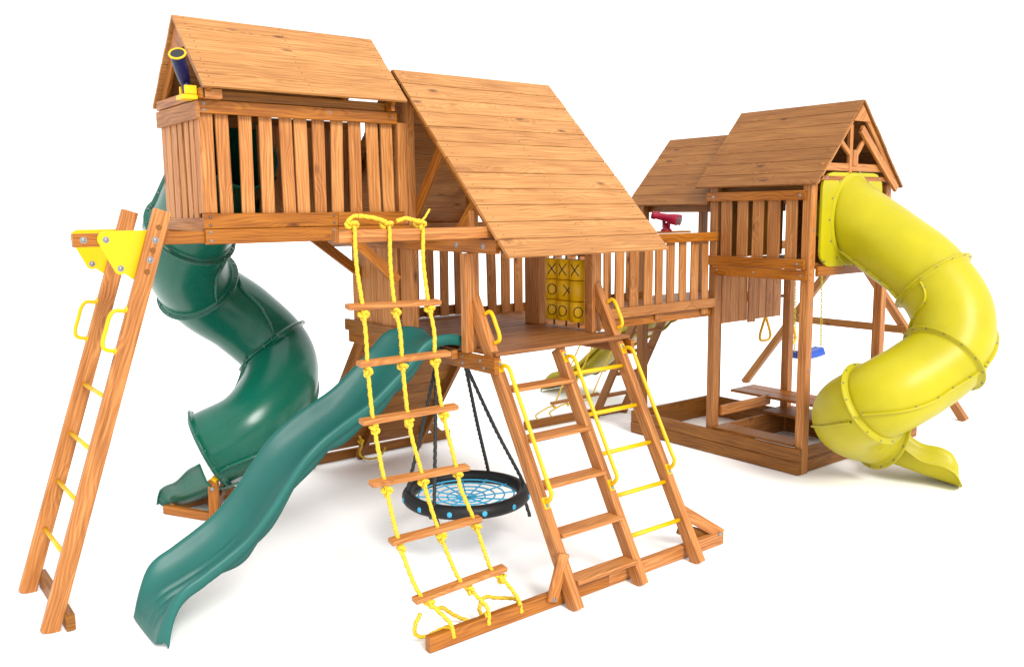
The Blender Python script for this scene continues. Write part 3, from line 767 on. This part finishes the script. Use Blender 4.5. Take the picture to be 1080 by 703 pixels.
# =================================================================== RIGHT TOWER
T = thing('play_tower', (7.45,5.45,0), 'tall right hand tower with two joined brown plank roofs above the sandbox', 'play tower')
XN, XF = 6.80, 8.03
for (x, y, z1, mm) in ((XN,4.45,2.60,'sap'),(XN,5.47,2.60,'dim'),(XN,6.43,2.45,'brown'),(XF,4.45,2.60,'sap'),(XF,5.47,2.60,'sap'),(XF,6.43,2.45,'brown')):
    bx(x,x+.088,y,y+.088,0,z1).build('post', M[mm], T)
# floor of the near section
bx(6.772,6.798,4.49,5.55,1.853,1.945).build('rim_board', M['stain'], T)
bx(6.770,6.798,4.46,5.50,1.757,1.850).build('rim_board', M['stain'], T)
bx(6.89,8.12,4.42,4.448,1.790,1.880).build('rim_board', M['stain'], T)
bx(8.12,8.146,4.46,5.55,1.76,1.94).build('rim_board', M['stain'], T)
mb = MB(); y = 4.46
while y < 5.5: mb.bx(6.80,8.11,y,y+.1,1.885,1.91); y += .104
mb.build('floor_planks', M['deck'], T)
# floor of the far section
mb = MB(); y = 5.57
while y < 6.45: mb.bx(6.80,8.11,y,y+.1,1.447,1.472); y += .104
mb.build('floor_planks', M['deck'], T)
bx(6.80,8.1,6.50,6.53,1.35,1.445).build('rim_board', M['brown'], T)
bx(6.772,6.798,5.56,6.52,1.35,1.445).build('rim_board', M['brown'], T)
# railings, near section
mb = MB(); slats(mb, 'y', 6.811, .020, [(5.303,5.426),(5.119,5.237),(4.945,5.066),(4.770,4.899),(4.592,4.709)], 1.945, 2.53, .004)
mb.build('front_railing', M['dim'], T)
bx(6.772,6.798,4.50,5.58,2.462,2.545).build('top_rail', M['stain'], T)
mb = MB(); slats(mb, 'y', 8.10, .02, [(4.56+i*.15,4.705+i*.15) for i in range(6)], 1.91, 2.6); mb.build('rear_railing', M['brown'], T)
mb = MB(); slats(mb, 'x', 5.555, .02, [(6.90+i*.18,7.07+i*.18) for i in range(6)], 1.91, 2.6); mb.build('inner_railing', M['brown'], T)
mb = MB(); slats(mb, 'x', 5.50, .020, [(6.93,7.056),(7.060,7.190),(7.194,7.33),(7.425,7.52),(7.524,7.632),(7.636,7.762),(7.766,7.90)], 1.27, 1.85, .002)
mb.bx(7.322,7.432,5.462,5.488,1.25,1.85)
mb.build('boarded_wall', M['sap'], T)
# upper beams
bx(6.80,8.12,4.50,4.53,2.55,2.62).build('plate_beam', M['sap'], T)
bx(6.89,6.92,4.54,5.47,2.55,2.615).build('plate_beam', M['brown'], T)
bx(8.0,8.03,4.54,5.47,2.55,2.615).build('plate_beam', M['brown'], T)
bx(6.89,6.92,5.56,6.43,2.36,2.44).build('plate_beam', M['brown'], T)
bx(8.0,8.03,5.56,6.43,2.36,2.44).build('plate_beam', M['brown'], T)
bx(7.75,7.85,6.44,6.50,1.47,2.44).build('wall_board', M['brown'], T)
bx(6.89,8.03,6.46,6.49,2.36,2.44).build('plate_beam', M['brown'], T)
# roofs
roof_planks(4.385, 5.715, (7.462,3.340), (6.765,2.592), 7, .020, axis='y', gap=.002).build('high_roof_slope', M['rbrown'], T)
roof_planks(4.385, 5.715, (7.470,3.340), (8.205,2.575), 7, .020, axis='y', gap=.002).build('high_roof_slope', M['rbrown'], T)
roof_planks(5.585, 6.665, (7.462,3.138), (6.785,2.432), 7, .020, axis='y', gap=.002).build('low_roof_slope', M['rbrown'], T)
roof_planks(5.585, 6.665, (7.470,3.138), (8.15,2.432), 7, .020, axis='y', gap=.002).build('low_roof_slope', M['rbrown'], T)
for y in (4.425, 5.66):
    MB().beam((7.462,y,3.300),(6.82,y,2.612),.03,.055,(0,1,0)).build('rafter', M['sap'], T)
    MB().beam((7.470,y,3.300),(8.13,y,2.612),.03,.055,(0,1,0)).build('rafter', M['sap'], T)
for y in (5.70, 6.62):
    MB().beam((7.462,y,3.095),(6.84,y,2.45),.03,.055,(0,1,0)).build('rafter', M['brown'], T)
    MB().beam((7.470,y,3.095),(8.10,y,2.45),.03,.055,(0,1,0)).build('rafter', M['brown'], T)
# gable truss
bx(6.90,8.02,4.412,4.440,2.712,2.780).build('tie_beam', M['sap'], T)
bx(7.30,7.345,4.405,4.44,2.70,3.12).build('king_post', M['sap'], T)
bx(7.352,7.43,4.400,4.434,2.76,2.90).build('king_post', M['sap'], T)
MB().beam((7.32,4.42,2.86),(7.13,4.42,2.99),.028,.045,(0,1,0)).build('strut', M['sap'], T)
MB().beam((7.42,4.42,2.86),(7.56,4.42,3.02),.028,.045,(0,1,0)).build('strut', M['sap'], T)
MB().prism([(7.466,4.408,3.30),(7.33,4.408,3.155),(7.60,4.408,3.155)], (0,-.014,0)).build('gusset', M['sap'], T)
MB().beam((7.44,4.39,3.09),(8.09,4.39,2.56),.030,.075,(0,1,0)).build('barge_board', M['sap'], T)
bx(6.84,8.10,4.41,4.44,2.628,2.668).build('header', M['stain'], T)
for p in [(4.56,1.90),(5.02,1.805),(4.52,1.80),(5.44,1.81),(5.5,2.50),(4.55,2.50)]: bolt(T, (6.772,p[0],p[1]), (-1,0,0), .010)
bolt(T, (6.80,4.50,.16), (-1,0,0), .012)
for z in (1.55,.95,2.2): bolt(T, (6.85,4.45,z), (0,-1,0), .009); 

# =================================================================== SANDBOX
T = thing('sandbox', (7.4,5.5,0), 'low brown board sandbox with a bench, on the ground under the right hand tower', 'sandbox')
bx(6.745,6.782,4.45,6.54,.002,.118).build('side_board', M['brown'], T)
bx(6.750,6.787,4.45,6.54,.121,.238).build('side_board', M['brown'], T)
bx(6.89,8.9,4.47,4.505,.002,.118).build('side_board', M['brown'], T)
bx(6.89,8.03,4.47,4.505,.121,.238).build('side_board', M['brown'], T)
bx(6.80,8.03,6.50,6.535,.002,.235).build('side_board', M['brown'], T)
bx(8.035,8.07,4.51,6.5,.002,.235).build('side_board', M['brown'], T)
bx(6.89,8.03,5.50,5.535,.002,.235).build('divider', M['dim'], T)
mb = MB(); mb.bx(6.785,7.0,4.54,5.46,.242,.264); mb.build('seat_board', M['brown'], T)
mb = MB(); mb.bx(7.62,7.82,4.50,5.90,.428,.455); mb.bx(7.83,8.03,4.60,5.90,.428,.455); mb.build('bench', M['stain'], T)
bx(6.90,7.70,5.44,5.47,.355,.455).build('bench_support', M['sap'], T)
bx(7.60,8.03,4.56,4.59,.33,.425).build('bench_support', M['stain'], T)
bx(7.72,8.15,4.62,5.55,.242,.268).build('seat_board', M['brown'], T)

# =================================================================== SWING FRAME
T = thing('swing_frame', (9.95,5.96,0), 'wooden A frame behind the yellow tube slide that holds the swing beam', 'swing frame')
MB().beam((9.95,7.46,.0),(9.95,5.93,2.0),.085,.085,(1,0,0)).build('leg', M['brown'], T)
MB().beam((9.95,4.46,.0),(9.95,5.99,2.0),.085,.085,(1,0,0)).build('leg', M['dim'], T)
bx(9.885,9.905,5.20,6.72,.92,1.01).build('cross_bar', M['brown'], T)
MB().beam((8.12,5.96,1.98),(10.05,5.96,1.98),.09,.09,(0,1,0)).build('beam', M['brown'], T)

def chain(parent, top, bot, r=.010, name='chain'):
    top, bot = V(top), V(bot); d = bot-top; L = d.length; n = int(L/.036); mb = MB(); d.normalize()
    s0 = V((1,0,0)); s1 = d.cross(s0).normalized()
    for i in range(n):
        c = top+d*(L*(i+.5)/n); s_ = s0 if i % 2 else s1
        mb.tube([c+d*(.024*math.cos(t))+s_*(.0115*math.sin(t)) for t in [2*math.pi*k/10 for k in range(10)]], .0048, 5, closed=True)
    return mb.build(name, M['ytube'], parent)
T = thing('belt_swing', (9.0,5.9,.55), 'blue belt swing on yellow chains behind the right hand tower', 'swing')
rows = []
a, b_ = V((8.84,5.93,.70)), V((9.34,5.92,.70))
for i in range(17):
    t = i/16; c = a.lerp(b_, t)+V((0,0,-.022*math.sin(math.pi*t)))
    rows.append([c+V((-.02,-.075,0)), c+V((0,-.05,-.006)), c+V((0,.05,-.006)), c+V((.02,.075,0))])
MB().grid(rows).build('seat', M['blue'], T, solid=.09, off=0, bevel=.01)
chain(T, (9.36,5.96,1.93), (9.35,5.92,.73)); chain(T, (8.82,5.96,1.93), (8.83,5.93,.73))
for x, gl in ((8.10,'left'), (8.58,'right')):
    T = thing('trapeze_ring', (x,5.82,1.0), 'yellow triangular trapeze ring hanging fully visible left of the far tower post' if gl == 'left' else 'yellow triangular trapeze ring half hidden just behind the far tower post', 'trapeze ring')
    z = 1.06 if gl == 'left' else .98; y = 5.82
    mb = MB(); pts = spline([(x,y,z+.14),(x-.02,y,z+.10),(x-.075,y,z-.02),(x-.075,y,z-.065),(x-.04,y,z-.085),(x+.04,y,z-.085),(x+.075,y,z-.065),(x+.075,y,z-.02),(x+.02,y,z+.10),(x,y,z+.14)], 6)[:-1]
    pts = [V((x,y,z+.03))+(p-V((x,y,z+.03)))*1.2 for p in pts]
    mb.tube(pts, .015, 10, closed=True).build('ring', M['yhard'], T)
    chain(T, (x,y,1.88), (x,y,z+.15))

# =================================================================== REAR LADDER, REAR ROPES
T = thing('rear_ladder', (7.1,7.25,0), 'dark wooden ladder leaning behind the bridge, seen between the double ladder and the sandbox', 'ladder')
for x in (6.90,7.36):
    MB().beam((x,7.27,0),(x,6.50,1.46),.04,.095,(1,0,0)).build('rail', M['brown'], T)
for z in (.28,.55,.82,1.06,1.29):
    y = 7.27-.77*z/1.46; MB().beam((6.922,y,z),(7.338,y,z),.10,.024,(0,1,0)).build('step', M['dim'], T)
T = thing('rear_ground_beam', (6.6,7.3,0), 'dark beam lying on the ground behind the double ladder, under the small rear ropes', 'beam')
MB().beam((5.93,7.36,.048),(7.45,7.30,.048),.05,.09).build('beam', M['brown'], T)
T = thing('rear_rope_net', (6.2,7.2,0), 'thin yellow ropes with one small wooden rung, far behind the double ladder', 'rope ladder')
rb = [([6.05,7.05,.33],[6.72,7.02,.35])]
for a, b_ in rb: MB().beam(a, b_, .05, .03).build('rung', M['dim'], T)
for i, x in enumerate((6.10,6.30,6.64)):
    rope([(x,7.33,.095),(x-.06,7.30,.16),(x-.03,7.15,.26),(x,7.05,.33),(x+.02,6.9,.62),(x+.05,6.44,1.44)], .008, 'rope', M['yrope'], T)
    mb = MB(); knot_into(mb, (x,7.06,.285), .016, .007); mb.build('knot', M['yrope'], T)

# =================================================================== SETTING, LIGHT, CAMERA
FLOOR = True
if FLOOR:
    g = MB().grid([[(x, y, 0) for x in (-400, 400)] for y in (-400, 400)], smooth=False)
    for i in range(len(g.v)): g.v[i].z = -.004
    m, nt, b = new_mat('white_studio_floor')
    nz = nt.nodes.new('ShaderNodeTexNoise'); nz.inputs['Scale'].default_value = .4
    tc = nt.nodes.new('ShaderNodeTexCoord'); nt.links.new(tc.outputs['Object'], nz.inputs['Vector'])
    r = ramp(nt, [(0, (.955,.955,.955)), (1, (.97,.97,.97))]); nt.links.new(nz.outputs[0], r.inputs[0]); nt.links.new(r.outputs[0], b.inputs['Base Color'])
    b.inputs['Roughness'].default_value = 1; b.inputs['Specular IOR Level'].default_value = 0
    o = g.build('ground', m); o['kind'] = 'structure'; o['label'] = 'plain white studio ground'

w = bpy.data.worlds.new('World'); SC.world = w; w.use_nodes = True
bg = w.node_tree.nodes['Background']; bg.inputs[0].default_value = (1,1,1,1); bg.inputs[1].default_value = 1.45
sun = bpy.data.lights.new('sun', 'SUN'); sun.energy = 3.4; sun.angle = math.radians(22); sun.color = (1,.97,.92)
so = bpy.data.objects.new('sun', sun); COL.objects.link(so)
so.rotation_euler = V((.10,.80,-.62)).to_track_quat('-Z', 'Y').to_euler()

cam = bpy.data.cameras.new('camera'); co = bpy.data.objects.new('camera', cam); COL.objects.link(co)
yaw, pit, rol = map(math.radians, (38.06786868, 7.98653369, -0.61674667))
f = V((math.sin(yaw)*math.cos(pit), math.cos(yaw)*math.cos(pit), -math.sin(pit)))
r = V((math.cos(yaw), -math.sin(yaw), 0)); u = r.cross(f)
R = r*math.cos(rol)+u*math.sin(rol); U = -r*math.sin(rol)+u*math.cos(rol)
mt = Matrix((R, U, -f)).transposed().to_4x4(); mt.translation = V((0,0,2.4)); co.matrix_world = mt
cam.sensor_width = 36; cam.sensor_fit = 'HORIZONTAL'; cam.lens = 36*926.333/1080; cam.clip_end = 2000; cam.clip_start = .05
SC.camera = co
SC.view_settings.view_transform = 'Standard'; SC.view_settings.look = 'None'; SC.view_settings.gamma = 1; SC.view_settings.exposure = 0
try: SC.cycles.max_bounces = 8
except Exception: pass
